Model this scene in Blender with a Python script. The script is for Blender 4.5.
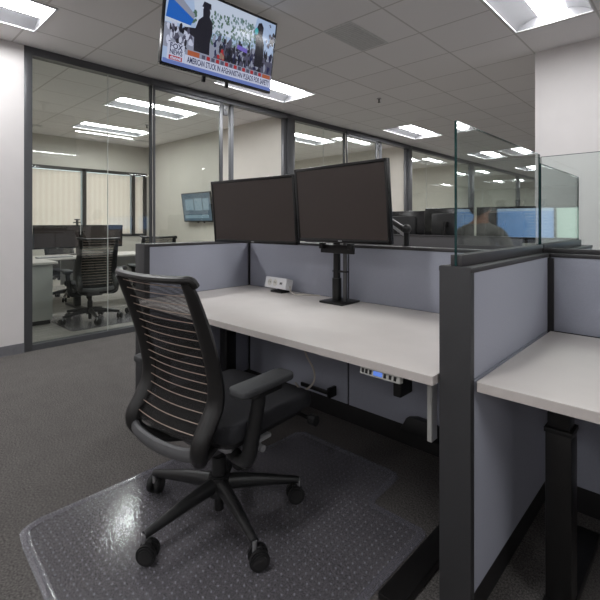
import bpy, bmesh, math, random
from mathutils import Vector, Matrix
random.seed(7)
for o in list(bpy.data.objects): bpy.data.objects.remove(o)
SC = bpy.context.scene
COL = SC.collection
PI = math.pi
# ------------------------------------------------------------------ camera, world, exposure
EYE = 1.2
YAW = math.atan(408/433)
cd = bpy.data.cameras.new('camera'); cam = bpy.data.objects.new('camera', cd); COL.objects.link(cam)
cam.location = (0, 0, EYE); cam.rotation_euler = (PI/2, 0, YAW)
cd.sensor_width = 36; cd.lens = 433/600*36; cd.shift_y = -77/600; cd.clip_start = .02; cd.clip_end = 100
SC.camera = cam
w = bpy.data.worlds.new('world'); SC.world = w; w.use_nodes = True
bg = w.node_tree.nodes['Background']; bg.inputs[0].default_value = (.86, .93, 1, 1); bg.inputs[1].default_value = 2.6
LAMP = 25.0
LAMP_ROOM = 29.0
SC.view_settings.view_transform = 'Standard'; SC.view_settings.look = 'None'
SC.view_settings.gamma = 1; SC.view_settings.use_curve_mapping = False
SC.view_settings.exposure = 0.5
CEIL = 2.85
# ------------------------------------------------------------------ materials
def srgb(r, g, b):
    return tuple(((c/255)/12.92 if c/255 <= .04045 else ((c/255+.055)/1.055)**2.4) for c in (r, g, b)) + (1,)
M = {}
def mat(name, col, rough=.5, metal=0, var=.06, scale=40, bump=0, bscale=None, spec=.5, emit=None, es=0, trans=0):
    m = bpy.data.materials.new(name); m.use_nodes = True; nt = m.node_tree; b = nt.nodes['Principled BSDF']
    b.inputs['Roughness'].default_value = rough; b.inputs['Metallic'].default_value = metal
    b.inputs['Specular IOR Level'].default_value = spec
    tc = nt.nodes.new('ShaderNodeTexCoord')
    n = nt.nodes.new('ShaderNodeTexNoise'); n.inputs['Scale'].default_value = scale; n.inputs['Detail'].default_value = 3
    nt.links.new(tc.outputs['Object'], n.inputs['Vector'])
    r = nt.nodes.new('ShaderNodeValToRGB'); c = col
    r.color_ramp.elements[0].position = .3; r.color_ramp.elements[1].position = .7
    r.color_ramp.elements[0].color = (c[0]*(1-var), c[1]*(1-var), c[2]*(1-var), 1)
    r.color_ramp.elements[1].color = (min(1, c[0]*(1+var)), min(1, c[1]*(1+var)), min(1, c[2]*(1+var)), 1)
    nt.links.new(n.outputs['Fac'], r.inputs['Fac']); nt.links.new(r.outputs['Color'], b.inputs['Base Color'])
    if bump:
        n2 = nt.nodes.new('ShaderNodeTexNoise'); n2.inputs['Scale'].default_value = bscale or scale
        nt.links.new(tc.outputs['Object'], n2.inputs['Vector'])
        bp = nt.nodes.new('ShaderNodeBump'); bp.inputs['Strength'].default_value = bump; bp.inputs['Distance'].default_value = .004
        nt.links.new(n2.outputs['Fac'], bp.inputs['Height']); nt.links.new(bp.outputs['Normal'], b.inputs['Normal'])
    if emit:
        b.inputs['Emission Color'].default_value = emit; b.inputs['Emission Strength'].default_value = es
    if trans: b.inputs['Transmission Weight'].default_value = trans
    M[name] = m; return m
def glass(name, tint=(.93, .96, .95), ior=1.5, rough=0.0):
    m = bpy.data.materials.new(name); m.use_nodes = True; nt = m.node_tree; nt.nodes.clear()
    out = nt.nodes.new('ShaderNodeOutputMaterial'); mx = nt.nodes.new('ShaderNodeMixShader')
    t = nt.nodes.new('ShaderNodeBsdfTransparent'); t.inputs[0].default_value = (*tint, 1)
    g = nt.nodes.new('ShaderNodeBsdfGlossy'); g.inputs['Roughness'].default_value = rough; g.inputs[0].default_value = (1, 1, 1, 1)
    fr = nt.nodes.new('ShaderNodeFresnel'); geo = nt.nodes.new('ShaderNodeNewGeometry')
    mr = nt.nodes.new('ShaderNodeMapRange'); mr.inputs['To Min'].default_value = ior; mr.inputs['To Max'].default_value = 1/ior
    nt.links.new(geo.outputs['Backfacing'], mr.inputs['Value']); nt.links.new(mr.outputs['Result'], fr.inputs['IOR'])
    nt.links.new(fr.outputs[0], mx.inputs[0]); nt.links.new(t.outputs[0], mx.inputs[1]); nt.links.new(g.outputs[0], mx.inputs[2])
    nt.links.new(mx.outputs[0], out.inputs[0]); M[name] = m; return m
def emis(name, col, s=1.0, rough=.12):
    m = bpy.data.materials.new(name); m.use_nodes = True; b = m.node_tree.nodes['Principled BSDF']
    b.inputs['Base Color'].default_value = (.012, .012, .013, 1); b.inputs['Roughness'].default_value = rough
    b.inputs['Emission Color'].default_value = col; b.inputs['Emission Strength'].default_value = s
    M[name] = m; return m
mat('wall_paint', srgb(228, 224, 223), .7, var=.015, scale=6, bump=.05, bscale=250)
mat('end_wall_paint', srgb(176, 172, 166), .7, var=.02, scale=6)
mat('room_paint', srgb(206, 202, 194), .7, var=.015, scale=6)
mat('baseboard', srgb(118, 118, 122), .6)
mat('frame_metal', srgb(92, 93, 96), .38, .35, var=.03, scale=60)
mat('frame_light', srgb(98, 100, 104), .5, .1, var=.03)
mat('post_grey', srgb(56, 56, 58), .5, var=.03, scale=120)
mat('cap_grey', srgb(64, 62, 64), .42, var=.03, scale=120)
mat('rail_dark', srgb(34, 33, 34), .5)
mat('laminate', srgb(222, 216, 211), .42, var=.02, scale=9)
mat('laminate_edge', srgb(204, 197, 193), .45, var=.02)
mat('white_plastic', srgb(226, 226, 228), .4, var=.01)
mat('grey_plastic', srgb(150, 150, 152), .45)
mat('steel', srgb(170, 170, 172), .3, .8)
mat('black_plastic', srgb(30, 30, 31), .42, var=.1, scale=90, bump=.1, bscale=600)
mat('black_satin', srgb(27, 26, 26), .38, var=.06)
mat('black_metal', srgb(26, 25, 25), .35, .2, var=.08)
mat('arm_pad', srgb(62, 63, 65), .6, var=.08, bump=.1, bscale=400)
mat('seat_fabric', srgb(36, 36, 40), .9, var=.2, scale=500, bump=.3, bscale=700)
mat('bar_grey', srgb(84, 84, 86), .5)
mat('wire_tan', srgb(176, 156, 142), .35, .3)
mat('screen_off', srgb(58, 50, 47), .34, var=.03, spec=.45)
mat('bezel', srgb(18, 18, 19), .25, var=.05)
mat('glass_edge', srgb(22, 62, 62), .15, var=.1)
mat('lamp_frame', srgb(225, 226, 228), .4, var=.01)
mat('lamp_reflector', srgb(114, 114, 117), .35, var=.02)
mat('vent_grey', srgb(212, 211, 210), .6)
mat('vent_dark', srgb(198, 197, 196), .7)
mat('cabinet_grey', srgb(186, 186, 182), .5, var=.02)
mat('skin', srgb(196, 140, 112), .55, var=.05)
mat('hair', srgb(34, 26, 22), .6, var=.2, scale=120, bump=.5)
mat('sweater', srgb(150, 146, 140), .9, var=.12, scale=300, bump=.4)
mat('trousers', srgb(38, 40, 50), .9)
mat('shoe', srgb(24, 22, 21), .5)
mat('window_frame', srgb(48, 45, 42), .4)
mat('shelf_wood', srgb(150, 132, 112), .6, var=.1)
mat('pot_dark', srgb(44, 44, 46), .5)
mat('joint_clear', srgb(205, 207, 205), .3); mat('cable_white', srgb(205, 198, 188), .5)
mat('paper', srgb(214, 212, 205), .6)
mat('rubber', srgb(16, 16, 17), .6)
glass('glass_clear', (.93, .965, .955))
glass('glass_wall', (.90, .925, .905))
def lampmat(name, s):
    m = emis(name, (.985, .99, 1, 1), s, .5); return m
lampmat('diffuser', LAMP); lampmat('diffuser_room', LAMP_ROOM)
m = mat('room_floor', srgb(158, 154, 150), .55, var=.3, scale=5)
for n_ in m.node_tree.nodes:
    if n_.type == 'TEX_NOISE':
        mp = m.node_tree.nodes.new('ShaderNodeMapping'); mp.inputs['Scale'].default_value = (8, .7, 1)
        src = n_.inputs['Vector'].links[0].from_socket; m.node_tree.links.new(src, mp.inputs[0]); m.node_tree.links.new(mp.outputs[0], n_.inputs['Vector']); break
# fabric panels, carpet, ceiling tiles, blind, mesh, chair mat
def panel_mat():
    m = mat('panel_dark', srgb(84, 82, 84), .9, scale=260); mat('panel_fabric', srgb(168, 171, 184), .92, var=.05, scale=260, bump=.25, bscale=500)
panel_mat()
def carpet():
    m = bpy.data.materials.new('carpet'); m.use_nodes = True; nt = m.node_tree; b = nt.nodes['Principled BSDF']
    b.inputs['Roughness'].default_value = 1; b.inputs['Specular IOR Level'].default_value = .1
    tc = nt.nodes.new('ShaderNodeTexCoord')
    n = nt.nodes.new('ShaderNodeTexNoise'); n.inputs['Scale'].default_value = 170; n.inputs['Detail'].default_value = 4; n.inputs['Roughness'].default_value = .75
    mp = nt.nodes.new('ShaderNodeMapping'); mp.inputs['Scale'].default_value = (1, .7, 1)
    nt.links.new(tc.outputs['Object'], mp.inputs[0]); nt.links.new(mp.outputs[0], n.inputs['Vector'])
    r = nt.nodes.new('ShaderNodeValToRGB'); e = r.color_ramp.elements
    e[0].position = .36; e[0].color = srgb(72, 69, 68); e[1].position = .66; e[1].color = srgb(138, 134, 131)
    n3 = nt.nodes.new('ShaderNodeTexNoise'); n3.inputs['Scale'].default_value = 7; nt.links.new(tc.outputs['Object'], n3.inputs['Vector'])
    mx = nt.nodes.new('ShaderNodeMix'); mx.data_type = 'RGBA'; mx.blend_type = 'MULTIPLY'; mx.inputs[0].default_value = .25
    nt.links.new(n.outputs['Fac'], r.inputs[0]); nt.links.new(r.outputs[0], mx.inputs[6]); nt.links.new(n3.outputs['Fac'], mx.inputs[7])
    nt.links.new(mx.outputs[2], b.inputs['Base Color'])
    bp = nt.nodes.new('ShaderNodeBump'); bp.inputs['Strength'].default_value = .4; bp.inputs['Distance'].default_value = .004
    nt.links.new(n.outputs['Fac'], bp.inputs['Height']); nt.links.new(bp.outputs[0], b.inputs['Normal']); M['carpet'] = m
carpet()
TILE = .595; TX = -1.22; TY = 4.05
def ceiling_mat():
    m = bpy.data.materials.new('ceiling_tile'); m.use_nodes = True; nt = m.node_tree; b = nt.nodes['Principled BSDF']
    b.inputs['Roughness'].default_value = .9
    tc = nt.nodes.new('ShaderNodeTexCoord'); mp = nt.nodes.new('ShaderNodeMapping')
    mp.inputs['Location'].default_value = (-TX+.006+TILE*60, -TY+.006+TILE*60, 0)
    br = nt.nodes.new('ShaderNodeTexBrick'); br.offset = 0; br.squash = 1
    br.inputs['Scale'].default_value = 1; br.inputs['Brick Width'].default_value = TILE; br.inputs['Row Height'].default_value = TILE
    br.inputs['Mortar Size'].default_value = .009; br.inputs['Mortar Smooth'].default_value = .3
    br.inputs['Color1'].default_value = srgb(238, 235, 234); br.inputs['Color2'].default_value = srgb(235, 232, 231); br.inputs['Mortar'].default_value = srgb(204, 200, 197)
    nt.links.new(tc.outputs['Object'], mp.inputs[0]); nt.links.new(mp.outputs[0], br.inputs['Vector'])
    n = nt.nodes.new('ShaderNodeTexNoise'); n.inputs['Scale'].default_value = 180; nt.links.new(tc.outputs['Object'], n.inputs['Vector'])
    bp = nt.nodes.new('ShaderNodeBump'); bp.inputs['Strength'].default_value = .25; bp.inputs['Distance'].default_value = .003
    nt.links.new(n.outputs['Fac'], bp.inputs['Height']); nt.links.new(bp.outputs[0], b.inputs['Normal'])
    nt.links.new(br.outputs['Color'], b.inputs['Base Color']); M['ceiling_tile'] = m
ceiling_mat()
def blind_mat():
    m = bpy.data.materials.new('blind'); m.use_nodes = True; nt = m.node_tree; nt.nodes.clear()
    out = nt.nodes.new('ShaderNodeOutputMaterial'); mx = nt.nodes.new('ShaderNodeMixShader'); mx.inputs[0].default_value = .5
    d = nt.nodes.new('ShaderNodeBsdfDiffuse'); t = nt.nodes.new('ShaderNodeBsdfTranslucent')
    tc = nt.nodes.new('ShaderNodeTexCoord'); wv = nt.nodes.new('ShaderNodeTexWave'); wv.bands_direction = 'Y'; wv.inputs['Scale'].default_value = 3.2; wv.inputs['Distortion'].default_value = .3
    r = nt.nodes.new('ShaderNodeValToRGB'); r.color_ramp.elements[0].color = srgb(226, 215, 206); r.color_ramp.elements[1].color = srgb(232, 223, 215)
    nt.links.new(tc.outputs['Object'], wv.inputs['Vector']); nt.links.new(wv.outputs['Fac'], r.inputs[0])
    nt.links.new(r.outputs[0], d.inputs[0]); nt.links.new(r.outputs[0], t.inputs[0])
    nt.links.new(d.outputs[0], mx.inputs[1]); nt.links.new(t.outputs[0], mx.inputs[2]); nt.links.new(mx.outputs[0], out.inputs[0]); M['blind'] = m
blind_mat()
def mesh_mat():
    m = bpy.data.materials.new('chair_mesh'); m.use_nodes = True; nt = m.node_tree; nt.nodes.clear()
    out = nt.nodes.new('ShaderNodeOutputMaterial'); mx = nt.nodes.new('ShaderNodeMixShader')
    d = nt.nodes.new('ShaderNodeBsdfPrincipled'); d.inputs['Base Color'].default_value = srgb(30, 28, 28); d.inputs['Roughness'].default_value = .8
    t = nt.nodes.new('ShaderNodeBsdfTransparent')
    tc = nt.nodes.new('ShaderNodeTexCoord'); v = nt.nodes.new('ShaderNodeTexChecker'); v.inputs['Scale'].default_value = 230
    mp = nt.nodes.new('ShaderNodeMapping'); mp.inputs['Rotation'].default_value = (.3, .78, 0)
    nt.links.new(tc.outputs['Object'], mp.inputs[0]); nt.links.new(mp.outputs[0], v.inputs['Vector'])
    mr = nt.nodes.new('ShaderNodeMapRange'); mr.inputs['To Min'].default_value = .55; mr.inputs['To Max'].default_value = .85
    nt.links.new(v.outputs['Fac'], mr.inputs['Value']); nt.links.new(mr.outputs[0], mx.inputs[0])
    nt.links.new(t.outputs[0], mx.inputs[1]); nt.links.new(d.outputs[0], mx.inputs[2]); nt.links.new(mx.outputs[0], out.inputs[0]); M['chair_mesh'] = m
mesh_mat()
def mat_mat():
    m = bpy.data.materials.new('vinyl'); m.use_nodes = True; nt = m.node_tree; nt.nodes.clear()
    out = nt.nodes.new('ShaderNodeOutputMaterial')
    t = nt.nodes.new('ShaderNodeBsdfTransparent'); t.inputs[0].default_value = (.87, .865, .885, 1)
    d = nt.nodes.new('ShaderNodeBsdfDiffuse'); d.inputs[0].default_value = (.5, .49, .54, 1)
    g = nt.nodes.new('ShaderNodeBsdfGlossy'); g.inputs['Roughness'].default_value = .13
    tc = nt.nodes.new('ShaderNodeTexCoord'); v = nt.nodes.new('ShaderNodeTexVoronoi'); v.inputs['Scale'].default_value = 34; v.inputs['Randomness'].default_value = .1
    nt.links.new(tc.outputs['Object'], v.inputs['Vector'])
    dr = nt.nodes.new('ShaderNodeMapRange'); dr.inputs['From Min'].default_value = .12; dr.inputs['From Max'].default_value = .2; dr.inputs['To Min'].default_value = .42; dr.inputs['To Max'].default_value = .09
    nt.links.new(v.outputs['Distance'], dr.inputs['Value'])
    m1 = nt.nodes.new('ShaderNodeMixShader'); nt.links.new(dr.outputs[0], m1.inputs[0]); nt.links.new(t.outputs[0], m1.inputs[1]); nt.links.new(d.outputs[0], m1.inputs[2])
    n = nt.nodes.new('ShaderNodeTexNoise'); n.inputs['Scale'].default_value = 130; mp = nt.nodes.new('ShaderNodeMapping'); mp.inputs['Scale'].default_value = (.25, 1, 1); mp.inputs['Rotation'].default_value = (0, 0, .1)
    nt.links.new(tc.outputs['Object'], mp.inputs[0]); nt.links.new(mp.outputs[0], n.inputs['Vector'])
    bp = nt.nodes.new('ShaderNodeBump'); bp.inputs['Strength'].default_value = .3; bp.inputs['Distance'].default_value = .0015
    nt.links.new(n.outputs['Fac'], bp.inputs['Height']); nt.links.new(bp.outputs[0], g.inputs['Normal'])
    fr = nt.nodes.new('ShaderNodeFresnel'); geo = nt.nodes.new('ShaderNodeNewGeometry')
    mr = nt.nodes.new('ShaderNodeMapRange'); mr.inputs['To Min'].default_value = 1.5; mr.inputs['To Max'].default_value = 1/1.5
    nt.links.new(geo.outputs['Backfacing'], mr.inputs['Value']); nt.links.new(mr.outputs['Result'], fr.inputs['IOR'])
    m2 = nt.nodes.new('ShaderNodeMixShader'); nt.links.new(fr.outputs[0], m2.inputs[0]); nt.links.new(m1.outputs[0], m2.inputs[1]); nt.links.new(g.outputs[0], m2.inputs[2])
    nt.links.new(m2.outputs[0], out.inputs[0]); M['vinyl'] = m
mat_mat()
mm = M['vinyl'].copy(); mm.name = 'vinyl_rim'; M['vinyl_rim'] = mm
for n_ in mm.node_tree.nodes:
    if n_.type == 'MAP_RANGE' and abs(n_.inputs['To Min'].default_value-.42) < 1e-4: n_.inputs['To Min'].default_value = .16; n_.inputs['To Max'].default_value = .16
# ------------------------------------------------------------------ mesh builder
class MB:
    def __init__(s): s.bm = bmesh.new(); s.mats = []
    def mi(s, m):
        if m not in s.mats: s.mats.append(m)
        return s.mats.index(m)
    def add(s, pb, m, mtx=None):
        i = s.mi(m)
        for f in pb.faces: f.material_index = i
        if mtx is not None: bmesh.ops.transform(pb, matrix=mtx, verts=pb.verts)
        me = bpy.data.meshes.new('tmp'); pb.to_mesh(me); pb.free(); s.bm.from_mesh(me); bpy.data.meshes.remove(me)
        return s
    def box(s, x0, x1, y0, y1, z0, z1, m, bev=0, seg=2, mtx=None):
        b = bmesh.new(); bmesh.ops.create_cube(b, size=1)
        for v in b.verts: v.co = Vector(((x0+x1)/2+v.co.x*(x1-x0), (y0+y1)/2+v.co.y*(y1-y0), (z0+z1)/2+v.co.z*(z1-z0)))
        if bev: bmesh.ops.bevel(b, geom=b.edges[:], offset=bev, segments=seg, affect='EDGES', profile=.5)
        return s.add(b, m, mtx)
    def prism(s, pts, z0, z1, m, bev=0, mtx=None, seg=2):      # pts in xy, extruded in z
        b = bmesh.new(); vs = [b.verts.new((p[0], p[1], z0)) for p in pts]; f = b.faces.new(vs)
        r = bmesh.ops.extrude_face_region(b, geom=[f])
        for v in [g for g in r['geom'] if isinstance(g, bmesh.types.BMVert)]: v.co.z = z1
        bmesh.ops.recalc_face_normals(b, faces=b.faces)
        if bev: bmesh.ops.bevel(b, geom=b.edges[:], offset=bev, segments=seg, affect='EDGES', profile=.5)
        return s.add(b, m, mtx)
    def cyl(s, p0, p1, r0, m, r1=None, n=16, bev=0):
        r1 = r0 if r1 is None else r1; p0 = Vector(p0); p1 = Vector(p1); d = p1-p0
        b = bmesh.new(); bmesh.ops.create_cone(b, cap_ends=True, segments=n, radius1=r0, radius2=r1, depth=d.length)
        if bev: bmesh.ops.bevel(b, geom=[e for e in b.edges if abs(e.verts[0].co.z-e.verts[1].co.z) < 1e-6], offset=bev, segments=2, affect='EDGES')
        q = Vector((0, 0, 1)).rotation_difference(d.normalized()).to_matrix().to_4x4()
        return s.add(b, m, Matrix.Translation((p0+p1)/2) @ q)
    def sphere(s, c, r, m, sc=(1, 1, 1), u=20, v=12):
        b = bmesh.new(); bmesh.ops.create_uvsphere(b, u_segments=u, v_segments=v, radius=r)
        return s.add(b, m, Matrix.Translation(c) @ Matrix.Diagonal((*sc, 1)))
    def tube(s, pts, r, m, n=8, ry=None, smooth=0, side=None):
        """sweep an ellipse; r / ry numbers or lists; side = fixed 'right' direction of the section"""
        P = [Vector(p) for p in pts]; k = len(P)
        R = list(r) if isinstance(r, (list, tuple)) else [r]*k
        Y = R if ry is None else (list(ry) if isinstance(ry, (list, tuple)) else [ry]*k)
        if smooth:
            Q = []; RR = []; YY = []
            for i in range(k-1):
                a = P[max(i-1, 0)]; b_ = P[i]; c = P[i+1]; d = P[min(i+2, k-1)]
                for j in range(smooth):
                    t = j/smooth
                    Q.append(.5*((2*b_)+(c-a)*t+(2*a-5*b_+4*c-d)*t*t+(-a+3*b_-3*c+d)*t**3))
                    RR.append(R[i]+(R[i+1]-R[i])*t); YY.append(Y[i]+(Y[i+1]-Y[i])*t)
            Q.append(P[-1]); RR.append(R[-1]); YY.append(Y[-1]); P, R, Y = Q, RR, YY; k = len(P)
        b = bmesh.new(); rings = []; up = None
        for i in range(k):
            t = (P[min(i+1, k-1)]-P[max(i-1, 0)]).normalized()
            if side is not None: sx = Vector(side); sx = (sx-t*sx.dot(t)).normalized()
            else:
                if up is None: up = Vector((0, 0, 1)) if abs(t.z) < .9 else Vector((1, 0, 0))
                sx = t.cross(up).normalized(); up = sx.cross(t).normalized()
            sy = t.cross(sx).normalized()
            rings.append([b.verts.new(P[i]+sx*math.cos(2*PI*j/n)*R[i]+sy*math.sin(2*PI*j/n)*Y[i]) for j in range(n)])
        for i in range(k-1):
            for j in range(n): b.faces.new((rings[i][j], rings[i][(j+1) % n], rings[i+1][(j+1) % n], rings[i+1][j]))
        b.faces.new(rings[0][::-1]); b.faces.new(rings[-1]); bmesh.ops.recalc_face_normals(b, faces=b.faces)
        return s.add(b, m)
    def grid(s, fn, nu, nv, m, thick=0):
        b = bmesh.new(); V = [[b.verts.new(fn(i/nu, j/nv)) for j in range(nv+1)] for i in range(nu+1)]
        for i in range(nu):
            for j in range(nv): b.faces.new((V[i][j], V[i+1][j], V[i+1][j+1], V[i][j+1]))
        if thick: bmesh.ops.solidify(b, geom=b.faces[:], thickness=thick); bmesh.ops.recalc_face_normals(b, faces=b.faces)
        return s.add(b, m)
    def poly(s, pts, m):
        b = bmesh.new(); b.faces.new([b.verts.new(p) for p in pts]); return s.add(b, m)
    def text(s, txt, size, m, mtx, width=None, extrude=0.0):
        c = bpy.data.curves.new('t', 'FONT'); c.body = txt; c.size = size; c.extrude = extrude; c.offset = .0012; c.resolution_u = 2
        o = bpy.data.objects.new('t', c); COL.objects.link(o); dg = bpy.context.evaluated_depsgraph_get(); dg.update()
        me = bpy.data.meshes.new_from_object(o.evaluated_get(dg)); bpy.data.objects.remove(o)
        b = bmesh.new(); b.from_mesh(me); bpy.data.meshes.remove(me)
        if width:
            xs = [v.co.x for v in b.verts]; k = width/(max(xs)-min(xs)); x0 = min(xs)
            for v in b.verts: v.co.x = (v.co.x-x0)*k
        return s.add(b, m, mtx)
    def build(s, name, parent=None, smooth=True, loc=None):
        me = bpy.data.meshes.new(name); s.bm.to_mesh(me); s.bm.free()
        for k in s.mats: me.materials.append(M[k])
        if smooth:
            me.polygons.foreach_set('use_smooth', [True]*len(me.polygons)); me.set_sharp_from_angle(angle=math.radians(35))
        o = bpy.data.objects.new(name, me); COL.objects.link(o)
        if parent: o.parent = parent
        if loc: o.location = loc
        return o
def empty(name, loc=(0, 0, 0), rz=0):
    o = bpy.data.objects.new(name, None); o.empty_display_size = .1; COL.objects.link(o); o.location = loc; o.rotation_euler = (0, 0, rz); return o
def tag(o, label=None, cat=None, group=None, kind=None):
    for k, v in (('label', label), ('category', cat), ('group', group), ('kind', kind)):
        if v: o[k] = v
    return o
def kids(o): return [c for c in COL.objects if c.parent == o]
def dup(root, loc, rz, label, group=None):
    def rec(o, par):
        c = o.copy(); COL.objects.link(c)
        if par: c.parent = par
        for ch in list(kids(o)): rec(ch, c)
        return c
    c = rec(root, None); c.location = loc; c.rotation_euler = (0, 0, rz); c['label'] = label
    if group: c['group'] = group
    return c
def struct(name, mb, parent=None):
    o = mb.build(name, parent)
    if not parent: o['kind'] = 'structure'
    return o
# ------------------------------------------------------------------ setting
GX = -4.66; BX = -9.0; X1 = 7.0; Y0 = -5.0; Y1 = 22.0
struct('floor', MB().box(BX-.1, GX, Y0-.1, Y1+.1, -.1, 0, 'room_floor'))
o = struct('floor', MB().box(GX, X1+.1, Y0-.1, Y1+.1, -.1, 0, 'carpet'))
ROWS = [(-3.93, .56), (-3.93, 3.57), (-3.9, 7.15), (-3.9, 10.8), (-3.9, 14.3), (-3.9, 18.0)]
OFFICE = [(x, y) for x in (-.925, 2.1, 5.1) for y in (-3.2, -.2, 3.42, 7.1, 10.75, 14.3, 18.0)]
BEHIND = (-3.9, -3.2)
ROOM = [(-5.85, 3.1), (-7.65, 3.3)]+[(x, y) for y in (6.3, 9.9, 13.6, 17.3) for x in (-5.75, -7.65)]
holes = [(x-.28, x+.28, y-.58, y+.58) for x, y in ROWS+OFFICE+[BEHIND]+ROOM]
xs = sorted({BX-.1, X1+.1} | {round(h[k], 4) for h in holes for k in (0, 1)}); ys = sorted({Y0-.1, Y1+.1} | {round(h[k], 4) for h in holes for k in (2, 3)})
cb_ = bmesh.new(); cv = {}
for i in range(len(xs)-1):
    for j in range(len(ys)-1):
        mx, my = (xs[i]+xs[i+1])/2, (ys[j]+ys[j+1])/2
        if any(h[0] < mx < h[1] and h[2] < my < h[3] for h in holes): continue
        q = []
        for a, b in ((i, j), (i, j+1), (i+1, j+1), (i+1, j)):
            if (a, b) not in cv: cv[a, b] = cb_.verts.new((xs[a], ys[b], CEIL))
            q.append(cv[a, b])
        cb_.faces.new(q)
cm_ = MB().add(cb_, 'ceiling_tile').box(BX-.1, X1+.1, Y0-.1, Y1+.1, CEIL+.16, CEIL+.2, 'ceiling_tile')  # box: unseen slab added above the tiles to block light leaking in
struct('ceiling', cm_)
struct('wall_right', MB().box(X1, X1+.1, Y0, Y1, 0, CEIL, 'wall_paint'))
struct('wall_back', MB().box(BX, X1, Y0-.1, Y0, 0, CEIL, 'wall_paint'))
struct('wall_front', MB().box(BX, X1, Y1, Y1+.1, 0, CEIL, 'end_wall_paint'))
# solid wall left of the glass front
struct('wall_left', MB().box(GX-.06, GX+.05, Y0, 1.165, 0, CEIL, 'wall_paint'))
struct('baseboard_left', MB().box(GX+.05, GX+.06, Y0, 1.165, 0, .09, 'baseboard'))
# column at the right
struct('wall_column', MB().box(-1.22, -.45, 4.62, 5.4, 0, CEIL, 'wall_paint'))
struct('baseboard_column', MB().box(-1.23, -.44, 4.61, 5.41, 0, .09, 'baseboard'))
# partitions between the glass rooms
for i, (ya, yb) in enumerate(((.95, 1.1), (4.62, 4.75), (8.28, 8.41), (11.95, 12.08), (15.6, 15.73), (19.2, 19.33))):
    struct(('wall_partition', 'wall_partition')[0], MB().box(BX, GX-.05, ya, yb, 0, CEIL, 'room_paint'))
# window wall with openings per room
wm = MB()
rooms = [(1.1, 4.62), (4.75, 8.28), (8.41, 11.95), (12.08, 15.6), (15.73, 19.2)]
ZS, ZT = .92, 2.28
wm.box(BX-.12, BX, Y0, Y1, 0, ZS, 'room_paint').box(BX-.12, BX, Y0, Y1, ZT, CEIL, 'room_paint')
prev = Y0
for a, b in rooms:
    wm.box(BX-.12, BX, prev, a+.12, ZS, ZT, 'room_paint'); prev = b-.005 if b < 5 else b-.06
wm.box(BX-.12, BX, prev, Y1, ZS, ZT, 'room_paint')
struct('wall_window_side', wm)
for i, (a, b) in enumerate(rooms):
    wf = MB(); y0 = a+.12; y1 = b-.06
    mull = [y0, y0+.38, y0+1.36, y0+2.34, y0+3.3, y1] if i else [y0, 1.3, 2.3, 3.31, 4.315, 4.615]
    wf.box(BX-.1, BX+.02, y0, y1, ZT-.06, ZT, 'window_frame').box(BX-.1, BX+.02, y0, y1, ZS, ZS+.05, 'window_frame')
    for k, y in enumerate(mull):
        ya = y if k == 0 else (y-.06 if k == len(mull)-1 else y-.035)
        wf.box(BX-.1, BX+.02, ya, ya+(.06 if k in (0, len(mull)-1) else .075), ZS, ZT, 'window_frame')
    wo = struct('window_%d' % (i+1), wf)
    MB().box(BX-.075, BX-.07, y0, y1, ZS, ZT, 'glass_clear').build('window_pane', wo)
    for k in range(len(mull)-1):
        if mull[k+1]-mull[k] < .2: continue
        MB().box(BX-.04, BX-.036, mull[k]+.05, mull[k+1]-.05, ZS+.05, ZT-.07, 'blind').build('roller_blind', wo)
    tag(wo, kind='structure')
# glass front: posts, rails, panes
modules = [1.17, 4.56, 8.18, 11.55, 15.5, 19.1]
fr = MB()
fr.box(GX-.048, GX+.048, 1.17, Y1, 0.0005, .055, 'frame_metal').box(GX-.048, GX+.048, 1.17, Y1, CEIL-.075, CEIL, 'frame_metal')
fr.box(GX-.05, GX+.05, 1.165, 1.235, 0, CEIL, 'frame_metal', .003)
for k, y in enumerate(modules[1:]):
    fr.box(GX-.05, GX+.05, y+.07, y+.22, 0, CEIL, 'frame_metal', .003).box(GX-.03, GX+.03, y, y+.055, 0, CEIL-.07, 'frame_metal', .003).box(GX-.02, GX+.02, y+.05, y+.08, 0, CEIL-.07, 'rail_dark')
for y in modules[:2]:
    if y > 2: y += .24
    fr.box(GX-.025, GX+.025, y+2.4, y+2.45, 0, CEIL-.07, 'frame_light', .003)      # jamb of the door opening
    fr.box(GX-.02, GX+.02, y+1.26, y+1.285, 0, CEIL-.07, 'frame_metal', .002)
    fr.box(GX+.05, GX+.085, y+1.26, y+3.4, CEIL-.085, CEIL-.03, 'frame_light', .003)   # sliding track
struct('trim_1', fr)
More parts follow.
